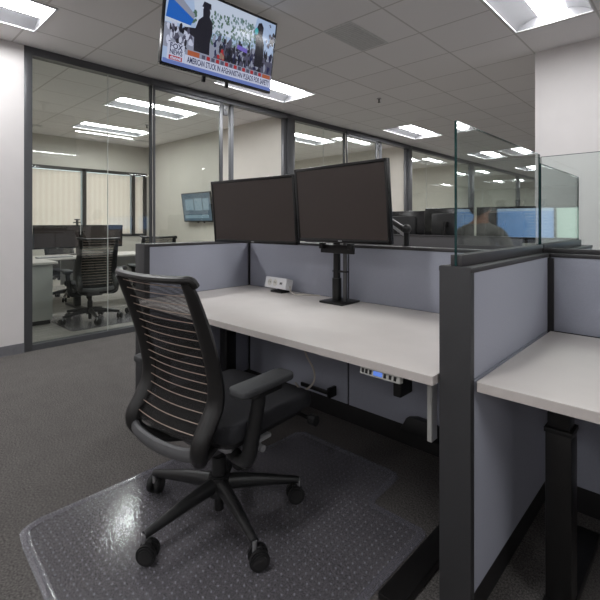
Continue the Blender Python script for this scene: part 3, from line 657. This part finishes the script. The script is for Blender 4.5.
# ------------------------------------------------------------------ hanging television
emis('tv_sky', srgb(176, 198, 232), .5); emis('tv_cloud', srgb(206, 218, 238), .5); emis('tv_dark', srgb(30, 30, 42), .5); emis('tv_mid', srgb(84, 84, 104), .5); emis('tv_blue', srgb(34, 104, 200), .5)
emis('tv_green', srgb(84, 112, 96), .5); emis('tv_leaf', srgb(120, 146, 150), .5); emis('tv_orange', srgb(178, 96, 62), .5); emis('tv_white', srgb(206, 212, 236), .5)
emis('tv_strip', srgb(110, 130, 196), .5); emis('tv_teal', srgb(60, 176, 186), .5); emis('tv_navy', srgb(28, 34, 74), .5); emis('tv_red', srgb(176, 44, 52), .5); emis('tv_violet', srgb(120, 104, 200), .5); emis('tv_stone', srgb(150, 156, 176), .5)
emis('tv_skin', srgb(150, 122, 110), .5)
def tv_content(s, W, H):
    """news picture on the screen plane (local xz), each element a thin flat shape"""
    def X(u): return (u-.5)*W
    def Z(v): return (v-.5)*H
    lay = [0]
    def P(pts, m):
        lay[0] += 1; y = -.0015-lay[0]*.00002
        s.poly([(X(u), y, Z(v)) for u, v in pts], m)
    def blob(u, v, ru, rv, m, n=14, jit=.0):
        P([(u+ru*math.cos(2*PI*i/n)*(1+random.uniform(-jit, jit)), v+rv*math.sin(2*PI*i/n)*(1+random.uniform(-jit, jit))) for i in range(n)], m)
    P([(0, 0), (1, 0), (1, 1), (0, 1)], 'tv_sky')
    P([(.25, .55), (.75, .6), (.8, 1), (.2, 1)], 'tv_cloud')
    P([(0, .2), (1, .2), (1, .52), (.6, .5), (.3, .47), (0, .5)], 'tv_stone')
    for i in range(90): blob(random.uniform(.37, .53), random.uniform(.42, .85), .008, .02, random.choice(('tv_green', 'tv_leaf', 'tv_green')), 7, .4)
    for i in range(130): blob(random.uniform(.55, .8), random.uniform(.45, .88), .009, .022, random.choice(('tv_green', 'tv_leaf', 'tv_leaf')), 7, .4)
    for i in range(40): blob(random.uniform(.12, .24), random.uniform(.6, .76), .01, .02, 'tv_green', 7, .4)
    P([(0, .5), (.2, .55), (.22, .64), (.02, .82)], 'tv_blue'); P([(0, .82), (.02, .82), (.22, .64), (.23, .7), (.06, .92), (0, .95)], 'tv_stone')
    P([(0, .5), (.2, .55), (.2, .5), (0, .56)], 'tv_cloud')
    for i in range(16): blob(random.uniform(.02, .22), random.uniform(.25, .5), .018, .05, random.choice(('tv_mid', 'tv_dark', 'tv_white')), 8, .4)
    # large dark figure, left
    P([(.24, .25), (.235, .42), (.15, .47), (.15, .51), (.24, .54), (.26, .66), (.295, .72), (.29, .81), (.30, .86), (.34, .86), (.355, .8), (.35, .74), (.38, .68), (.385, .55), (.37, .42), (.375, .25)], 'tv_dark')
    P([(.28, .84), (.36, .84), (.355, .91), (.295, .915)], 'tv_dark')
    for i in range(26): blob(random.uniform(.02, .2), random.uniform(.24, .52), .012, .04, random.choice(('tv_mid', 'tv_dark', 'tv_dark', 'tv_white')), 8, .4)
    P([(.4, .22), (1, .22), (1, .42), (.8, .5), (.5, .44)], 'tv_mid')
    # crowd
    for i in range(170): blob(random.uniform(.4, .98), random.uniform(.22, .52), random.uniform(.006, .018), random.uniform(.02, .07), random.choice(('tv_dark', 'tv_dark', 'tv_mid', 'tv_navy', 'tv_stone')), 9, .35)
    for i in range(10): blob(random.uniform(.44, .5), random.uniform(.25, .4), .012, .03, random.choice(('tv_white', 'tv_red', 'tv_skin')), 8, .3)
    P([(.62, .46), (.72, .44), (.72, .5), (.62, .52)], 'tv_violet')
    # right dark figure with teal mask
    P([(.8, .3), (.8, .55), (.785, .78), (.81, .92), (.84, .94), (.865, .88), (.86, .75), (.885, .65), (.89, .45), (.88, .3)], 'tv_dark')
    blob(.795, .8, .018, .05, 'tv_teal')
    for i in range(20): blob(random.uniform(.9, 1), random.uniform(.55, .95), .014, .035, random.choice(('tv_dark', 'tv_mid', 'tv_sky')), 8, .3)
    # lower third
    P([(0, 0), (1, 0), (1, .055), (0, .055)], 'tv_strip')
    P([(.17, .165), (1, .165), (1, .235), (.17, .235)], 'tv_stone')
    P([(.19, .17), (.29, .17), (.29, .235), (.19, .235)], 'tv_orange'); P([(.9, .17), (.985, .17), (.985, .225), (.9, .225)], 'tv_orange')
    for i in range(14): P([(.31+i*.042, .175), (.34+i*.042, .175), (.34+i*.042, .225), (.31+i*.042, .225)], 'tv_red' if i % 2 else 'tv_mid')
    P([(.17, .05), (1, .05), (1, .168), (.17, .168)], 'tv_white')
    P([(.03, .05), (.165, .05), (.165, .27), (.03, .27)], 'tv_white')
    P([(.045, .055), (.15, .055), (.15, .11), (.045, .11)], 'tv_red')
    R0 = Matrix.Rotation(PI/2, 4, 'X')
    def T(txt, u, v, size, m, width): lay[0] += 1; s.text(txt, size, m, Matrix.Translation((X(u), -.0015-lay[0]*.00002-.001, Z(v))) @ R0, width)
    T('AMERICAN STUCK IN AFGHANISTAN PLEADS FOR SAFETY', .19, .075, .055, 'tv_navy', W*.79)
    T('FOX', .05, .195, .05, 'tv_navy', W*.1)
    T('NEWS', .05, .125, .045, 'tv_navy', W*.1)
    T('channel', .055, .066, .03, 'tv_white', W*.085)
TVW, TVH = .945, .545
tv = empty('television', (-2.545, 1.9, 0), math.radians(90-2)); tag(tv, 'wide flat television hung from the ceiling, showing a news broadcast', 'television')
def tvbuild(t, W, H, tilt, z, content, pole):
    R = Matrix.Translation((0, 0, z)) @ Matrix.Rotation(tilt, 4, 'X')
    MB().box(-W/2, W/2, 0, .03, -H/2, H/2, 'bezel', .004).box(-W*.35, W*.35, .028, .055, -H*.4, H*.3, 'black_plastic', .01).build('housing', t).matrix_local = R
    b_ = .011
    MB().box(-W/2, W/2, -.004, .003, H/2-b_, H/2, 'bezel', .002).box(-W/2, W/2, -.004, .003, -H/2, -H/2+b_+.012, 'bezel', .002).box(-W/2, -W/2+b_, -.004, .003, -H/2, H/2, 'bezel', .002).box(W/2-b_, W/2, -.004, .003, -H/2, H/2, 'bezel', .002).build('bezel', t).matrix_local = R
    s = MB().box(-W/2+b_, W/2-b_, -.001, .001, -H/2+b_+.012, H/2-b_, 'screen_off')
    if content: content(s, W-2*b_, H-2*b_-.012)
    o = s.build('screen', t, smooth=False); o.matrix_local = R
    m = MB()
    for x in (-.1, .1): m.box(x-.012, x+.012, .055, .075, -H/2-.03, H/2-.06, 'black_metal', .002)
    m.box(-.16, .16, .075, .09, -.06, .06, 'black_metal', .003)
    m.build('mount_rails', t).matrix_local = R
    return R
tvbuild(tv, TVW, TVH, .17, 2.51, tv_content, True)
MB().cyl((0, .16, 2.5), (0, .16, CEIL-.0), .022, 'black_metal', n=20).box(-.06, .06, .08, .18, 2.46, 2.54, 'black_metal', .004).cyl((0, .16, CEIL-.012), (0, .16, CEIL), .07, 'black_metal', n=24).build('ceiling_pole', tv)
# television in the first glass room
emis('tv_window_reflection', srgb(112, 132, 144), .8); emis('tv_reflection_haze', srgb(66, 84, 98), .8)  # glowing colours that paint reflected windows onto this screen
t2 = empty('television', (-6.86, 4.5, 0), 0); tag(t2, 'small-looking dark television mounted on the side wall inside the glass room', 'television')
def room_reflection(s, W, H):
    s.poly([(-W/2, -.0015, -H/2), (W/2, -.0015, -H/2), (W/2, -.0015, H/2), (-W/2, -.0015, H/2)], 'tv_reflection_haze')
    for a, b, c, d in ((-.4, -.1, -.1, .3), (-.06, .2, -.12, .32), (.24, .44, -.1, .3), (-.45, .4, -.4, -.28)): s.poly([(a*W, -.0018, c*H), (b*W, -.0018, c*H), (b*W, -.0018, d*H), (a*W, -.0018, d*H)], 'tv_window_reflection')
tvbuild(t2, .93, .545, .14, 1.49, room_reflection, False)
MB().box(-.12, .12, .085, .12, 1.4, 1.58, 'black_metal', .004).build('wall_bracket', t2)
# ------------------------------------------------------------------ first glass room
cab = empty('storage_cabinet', (-5.97, 1.43, 0)); tag(cab, 'light grey storage cabinet at the left end of the glass room desk', 'cabinet')
MB().box(-.3, .27, -.33, .31, .05, .705, 'cabinet_grey', .003).box(-.28, .25, -.31, .29, 0, .05, 'rail_dark').build('body', cab)
MB().box(.27, .29, -.32, .3, .06, .70, 'cabinet_grey', .003).build('door', cab)
rd = empty('desk', (-6.5, 2.8, 0)); tag(rd, 'long light desk inside the first glass room under black monitors', 'desk')
MB().prism([(-.4, -1.69), (.86, -1.69), (.86, -1.02), (.36, -1.02), (.3, -.8), (.3, 1.75), (-.4, 1.75)], .712, .74, 'laminate', .002).build('tabletop', rd)
for y in (-.5, 1.6):
    MB().box(-.05, .03, y-.04, y+.04, .03, .712, 'black_metal', .004).build('leg', rd); MB().box(-.36, .28, y-.04, y+.04, 0, .03, 'black_metal', .004).build('foot', rd)
MB().box(-.38, -.36, -.6, 1.7, .3, .7, 'cabinet_grey').build('modesty_panel', rd)
for yc, l in ((2.08, 'left black monitor on the glass room desk'), (2.7, 'right black monitor on the glass room desk')):
    t = empty('monitor', (-6.62, yc, 0), math.radians(90)); tag(t, l, 'monitor'); monitor_mesh(t, .605, .33, .05, 1.005)
    MB().box(-.03, .03, .05, .12, .98, 1.04, 'black_metal', .003).build('mount_plate', t)
st = empty('monitor_stand', (-6.76, 2.39, .74)); tag(st, 'black twin monitor stand with tall pole on the glass room desk', 'monitor stand')
MB().box(-.09, .12, -.1, .1, 0, .012, 'black_metal', .003).build('base', st); MB().cyl((0, 0, .01), (0, 0, .52), .018, 'black_metal').build('post', st)
MB().box(-.025, .025, -.3, .3, .24, .29, 'black_metal', .003).build('crossbar', st); MB().box(-.02, .02, -.05, .05, .46, .475, 'black_metal', .002).box(-.02, .02, -.035, .035, .5, .515, 'black_metal', .002).build('top_clip', st)
lp = empty('keyboard', (-6.32, 1.95, .74), math.radians(90)); tag(lp, 'pale keyboard lying on the glass room desk', 'keyboard')
MB().box(-.21, .21, -.07, .07, 0, .014, 'grey_plastic', .003).build('body', lp)
k = MB()
for r_ in range(5):
    for c_ in range(14): k.box(-.2+c_*.0287, -.176+c_*.0287, -.06+r_*.024, -.041+r_*.024, .014, .019, 'white_plastic')
k.build('keys', lp)
ds = MB().box(-.09, .09, -.05, .05, 0, .05, 'white_plastic', .006).build('docking_box', loc=(-6.4, 2.7, .74)); tag(ds, 'small white box on the glass room desk below the right monitor', 'box')
pp = MB().box(-.1, .1, -.14, .14, 0, .012, 'paper').build('paper_stack', loc=(-6.35, 3.3, .74)); tag(pp, 'flat stack of white paper on the glass room desk', 'paper')
pp = MB().cyl((0, 0, 0), (0, 0, .03), .035, 'black_satin', n=20).sphere((0, 0, .03), .03, 'black_plastic', (1, 1, .4)).build('computer_mouse', loc=(-6.2, 1.62, .74)); tag(pp, 'dark mouse near the corner of the glass room desk', 'mouse')
dup(chair, (-5.52, 2.12, .0045), math.radians(84), 'black mesh chair behind glass at the glass room desk, seen from its back')
dup(chair, (-5.6, 2.98, .0045), math.radians(75), 'black office chair behind glass, half hidden by the left divider panel')
dup(chair, (-7.35, 2.45, 0), math.radians(-80), 'black chair on the window side of the glass room desk, mostly hidden')
m2 = MB().prism(rounded(-6.15, -5.1, 1.75, 3.45, .04, ('ll', 'lr', 'ul', 'ur')), .001, .0045, 'vinyl').build('chair_mat'); tag(m2, 'clear plastic chair mat on the floor of the first glass room', 'chair mat')
# simple desks in the further rooms
for i, yc in enumerate((6.5, 10.1)):
    rd2 = empty('desk', (-6.5, yc, 0)); tag(rd2, 'light desk inside the %s glass room' % ('second', 'third')[i], 'desk')
    MB().box(-.4, .3, -1.3, 1.3, .712, .74, 'laminate', .002).build('tabletop', rd2)
    for y in (-1, 1): MB().box(-.05, .03, y-.04, y+.04, .0, .712, 'black_metal', .004).build('leg', rd2)
# ------------------------------------------------------------------ next row of desks with monitors
bd = empty('desk', (-2.65, 4.8, 0)); tag(bd, 'desk beyond the far fabric panel under the far black monitors', 'desk')
MB().box(-1.3, 1.3, -.355, .4, .712, .74, 'laminate', .002).build('tabletop', bd)
for x in (-1.1, 1.1): MB().box(x-.035, x+.035, -.04, .04, .03, .712, 'black_metal', .003).box(x-.04, x+.04, -.3, .35, 0, .03, 'black_metal', .004).build('leg', bd)
for x, y, zc, l, rz in ((-2.66, 4.62, 1.16, 'far black monitor seen from behind beside the right desk monitor edge', 3), (-2.08, 4.6, 1.185, 'far black monitor seen from behind just left of the glass screen edge', -2), (-1.49, 4.6, 1.185, 'far black monitor back seen through the glass screen left of the white column', 0)):
    t = empty('monitor', (x, y, 0), PI+math.radians(rz)); tag(t, l, 'monitor'); monitor_mesh(t, .56, .36, .03, zc)
    s2 = MB().cyl((0, .1, .752), (0, .1, zc), .018, 'black_metal').box(-.02, .02, .04, .1, zc-.03, zc+.03, 'black_metal').box(-.1, .1, -.03, .14, .7405, .752, 'black_metal', .003); s2.build('stand', t)
# monitor arm just behind the spine
ma = empty('monitor_stand', (-1.30, 2.30, .74)); tag(ma, 'black jointed monitor arm rising behind the panel beside the right monitor', 'monitor arm')
MB().cyl((0, 0, 0), (0, 0, .42), .017, 'black_metal').box(-.05, .05, -.05, .05, 0, .012, 'black_metal', .003).build('post', ma)
MB().tube([(0, 0, .42), (-.03, -.02, .44), (-.13, -.05, .505)], [.016, .016, .014], 'black_satin', 10).build('upper_arm', ma)
MB().tube([(0, 0, .38), (-.05, -.02, .42), (-.12, -.045, .475)], .008, 'steel', 8).build('gas_spring', ma)
MB().sphere((0, 0, .425), .028, 'black_satin').build('joint', ma)
tag(MB().tube([(-.22, 1.8, .71), (-.215, 1.8, .52), (-.19, 1.81, .42), (-.1, 1.85, .34), (.02, 1.9, .32)], .005, 'black_satin', 8, smooth=6).build('power_cable'), 'thin black cable hanging below the right desk', 'cable')
bk = empty('desk', (-1.6, 2.55, 0)); tag(bk, 'desk backing onto the fabric panel, on its hidden side', 'desk')
MB().box(-.95, .98, -.365, .35, .712, .738, 'laminate', .002).build('tabletop', bk)
for x in (-.8, .8): MB().box(x-.035, x+.035, -.04, .04, 0, .712, 'black_metal', .003).build('leg', bk)
# ------------------------------------------------------------------ person's workstation on the right, mirrored by the glass screen
emis('scr_blue', srgb(126, 166, 220), .95); emis('scr_pale', srgb(186, 206, 232), .95); emis('scr_green', srgb(190, 214, 200), .9)
def win_content(s, W, H):
    s.poly([(-W/2, -.002, -H/2), (W/2, -.002, -H/2), (W/2, -.002, H/2), (-W/2, -.002, H/2)], 'scr_blue')
    s.poly([(-W/2, -.0022, H/2-.03), (W/2, -.0022, H/2-.03), (W/2, -.0022, H/2), (-W/2, -.0022, H/2)], 'scr_pale')
    for i in range(9): s.poly([(-W*.42, -.0023, H*.3-i*.03), (-W*.42+random.uniform(.1, .3), -.0023, H*.3-i*.03), (-W*.42+.2, -.0023, H*.3-i*.03+.006), (-W*.42, -.0023, H*.3-i*.03+.006)], 'scr_pale')
def pale_content(s, W, H):
    s.poly([(-W/2, -.002, -H/2), (W/2, -.002, -H/2), (W/2, -.002, H/2), (-W/2, -.002, H/2)], 'scr_green')
pd = empty('desk', (.62, 4.75, 0)); tag(pd, 'white desk of the seated person, under lit blue monitors', 'desk')
MB().box(-1.0, 1.3, -.4, .4, .712, .74, 'laminate', .003).build('tabletop', pd)
for x in (-.8, 1.1): MB().box(x-.035, x+.035, -.04, .04, .03, .712, 'black_metal', .003).box(x-.04, x+.04, -.33, .33, 0, .03, 'black_metal', .004).build('leg', pd)
for x, y, rz, l, cn in ((.31, 4.92, -6, 'lit blue monitor in front of the seated person', win_content), (.93, 4.6, -58, 'lit blue monitor turned inward beside the seated person', win_content), (-.22, 5.0, 10, 'pale greenish lit monitor at the column side of the desk', pale_content)):
    t = empty('monitor', (x, y, 0), math.radians(rz)); tag(t, l, 'monitor'); monitor_mesh(t, .56, .34, .03, 1.2, content=cn)
    MB().cyl((0, .07, .75), (0, .07, 1.2), .016, 'black_metal').box(-.1, .1, -.02, .12, .7405, .752, 'black_metal', .003).build('stand', t)
pc = dup(chair, (.364, 3.78, 0), 0, 'black office chair under the seated person, reflected in the glass')
# person: one skinned surface
def person(loc):
    t = empty('person', loc); tag(t, 'person in a grey sweater sitting with back turned before blue screens', 'person')
    J = {'pel': ((0, 0, .6), .125), 'waist': ((0, .0, .77), .12), 'chest': ((0, .03, 1.0), .14), 'nb': ((0, .04, 1.15), .075), 'neck': ((0, .055, 1.22), .05), 'head': ((0, .075, 1.31), .07), 'crown': ((0, .075, 1.38), .065)}
    E_ = [('pel', 'waist'), ('waist', 'chest'), ('chest', 'nb'), ('nb', 'neck'), ('neck', 'head'), ('head', 'crown')]
    for s, n in ((-1, 'l'), (1, 'r')):
        J['sh'+n] = ((s*.18, .03, 1.105), .066); J['el'+n] = ((s*.25, .16, .86), .044); J['wr'+n] = ((s*.17, .42, .775), .026); J['pa'+n] = ((s*.155, .48, .77), .03)
        E_ += [('nb', 'sh'+n), ('sh'+n, 'el'+n), ('el'+n, 'wr'+n), ('wr'+n, 'pa'+n)]
        J['hp'+n] = ((s*.1, .05, .555), .09); J['kn'+n] = ((s*.13, .45, .55), .06); J['an'+n] = ((s*.13, .42, .11), .04); J['to'+n] = ((s*.14, .56, .05), .034)
        E_ += [('pel', 'hp'+n), ('hp'+n, 'kn'+n), ('kn'+n, 'an'+n), ('an'+n, 'to'+n)]
        for f, (dx, L) in enumerate(((-.03, .06), (-.01, .07), (.01, .066), (.028, .05))):
            J['f%d%s' % (f, n)] = ((s*.155+dx, .48+L*.6, .768), .0085); J['g%d%s' % (f, n)] = ((s*.155+dx*1.1, .48+L, .754), .0075)
            E_ += [('pa'+n, 'f%d%s' % (f, n)), ('f%d%s' % (f, n), 'g%d%s' % (f, n))]
        J['th'+n] = ((s*.155-s*.045, .475, .762), .0095); J['tj'+n] = ((s*.155-s*.055, .505, .755), .008); E_ += [('wr'+n, 'th'+n), ('th'+n, 'tj'+n)]
    names = list(J); me = bpy.data.meshes.new('body'); me.from_pydata([J[k][0] for k in names], [(names.index(a), names.index(b)) for a, b in E_], [])
    o = bpy.data.objects.new('body', me); COL.objects.link(o)
    md = o.modifiers.new('skin', 'SKIN'); md.use_smooth_shade = True
    for i, k in enumerate(names): r = J[k][1]; me.skin_vertices[0].data[i].radius = (r, r); me.skin_vertices[0].data[i].use_root = (k == 'pel')
    o.modifiers.new('sub', 'SUBSURF').levels = 2; o.modifiers['sub'].render_levels = 2
    dg = bpy.context.evaluated_depsgraph_get(); dg.update(); m2 = bpy.data.meshes.new_from_object(o.evaluated_get(dg)); m2.name = 'body'
    bpy.data.objects.remove(o)
    for k in ('skin', 'sweater', 'trousers', 'shoe'): m2.materials.append(M[k])
    for p_ in m2.polygons:
        c = p_.center
        if c.z > 1.2: i = 0
        elif c.y > .43 and c.z > .7: i = 0
        elif c.z < .12: i = 3
        elif c.z < .64: i = 2
        else: i = 1
        p_.material_index = i; p_.use_smooth = True
    b = bpy.data.objects.new('body', m2); COL.objects.link(b); b.parent = t
    # head with face
    h = MB().sphere((0, .08, 1.29), .1, 'skin', (.78, .95, 1.2), 28, 18)
    h.build('head', t).location = (0, 0, .07)
    f = MB().tube([(0, .172, 1.315), (0, .188, 1.285), (0, .192, 1.268)], [.007, .011, .013], 'skin', 8, smooth=3); f.build('nose', t).location = (0, 0, .07)
    for s in (-1, 1):
        MB().sphere((s*.03, .168, 1.312), .011, 'paper').sphere((s*.03, .177, 1.312), .005, 'hair').build('eye', t).location = (0, 0, .07)
        MB().sphere((s*.079, .075, 1.29), .028, 'skin', (.35, .7, 1.1)).build('ear', t).location = (0, 0, .07)
    mat('lips', srgb(168, 98, 88), .5); MB().sphere((0, .168, 1.235), .02, 'lips', (1.1, .4, .3)).build('mouth', t).location = (0, 0, .07)
    hr = MB().sphere((0, .06, 1.315), .108, 'hair', (.84, .98, 1.1), 28, 18)
    for v_ in hr.bm.verts:
        if v_.co.y > .12 and v_.co.z < 1.37: v_.co.y = .12
    hr.sphere((0, -.02, 1.27), .07, 'hair', (1, .6, 1.1)); hr.build('hair', t).location = (0, 0, .07)
person((.364, 3.8, 0))
# shelf unit with four pots at the far right wall, and post
sh = empty('shelf_unit', (1.95, 9.6, 0)); tag(sh, 'low wooden shelf unit far across the office', 'shelf')
MB().box(-1.0, 1.0, -.2, .2, 0, .04, 'shelf_wood').box(-1.0, 1.0, -.2, .2, .7, .74, 'shelf_wood').box(-1.0, 1.0, -.2, .2, 1.42, 1.46, 'shelf_wood').build('shelf_boards', sh)
for x in (-1, 0, .96): MB().box(x, x+.04, -.2, .2, .04, 1.42, 'shelf_wood').build('upright', sh)
for i in range(4):
    x = 1.35+i*.38
    tag(MB().cyl((0, 0, 0), (0, 0, .2), .08, 'pot_dark', .1, n=20).cyl((0, 0, .2), (0, 0, .215), .105, 'pot_dark', n=20).build('plant_pot', loc=(x, 9.6, 1.46)), 'dark round pot standing on the far wooden shelf', 'pot', 'pots on the far shelf')
c2 = empty('storage_cabinet', (3.6, 9.5, 0)); tag(c2, 'tall grey storage cabinet far across the office on the right', 'cabinet')
MB().box(-.5, .5, -.25, .25, 0, 1.9, 'bar_grey', .005).build('body', c2)
for s in (-1, 1):
    d = MB().box(min(s*.01, s*.49), max(s*.01, s*.49), -.268, -.25, .05, 1.87, 'bar_grey', .003).build('door', c2); MB().box(s*.04-.008, s*.04+.008, -.285, -.268, .9, 1.05, 'steel').build('handle', d)
panel('spine_panel', 'fabric panel row behind the seated person\'s desk', -.42, 2.6, 5.2, 5.29)
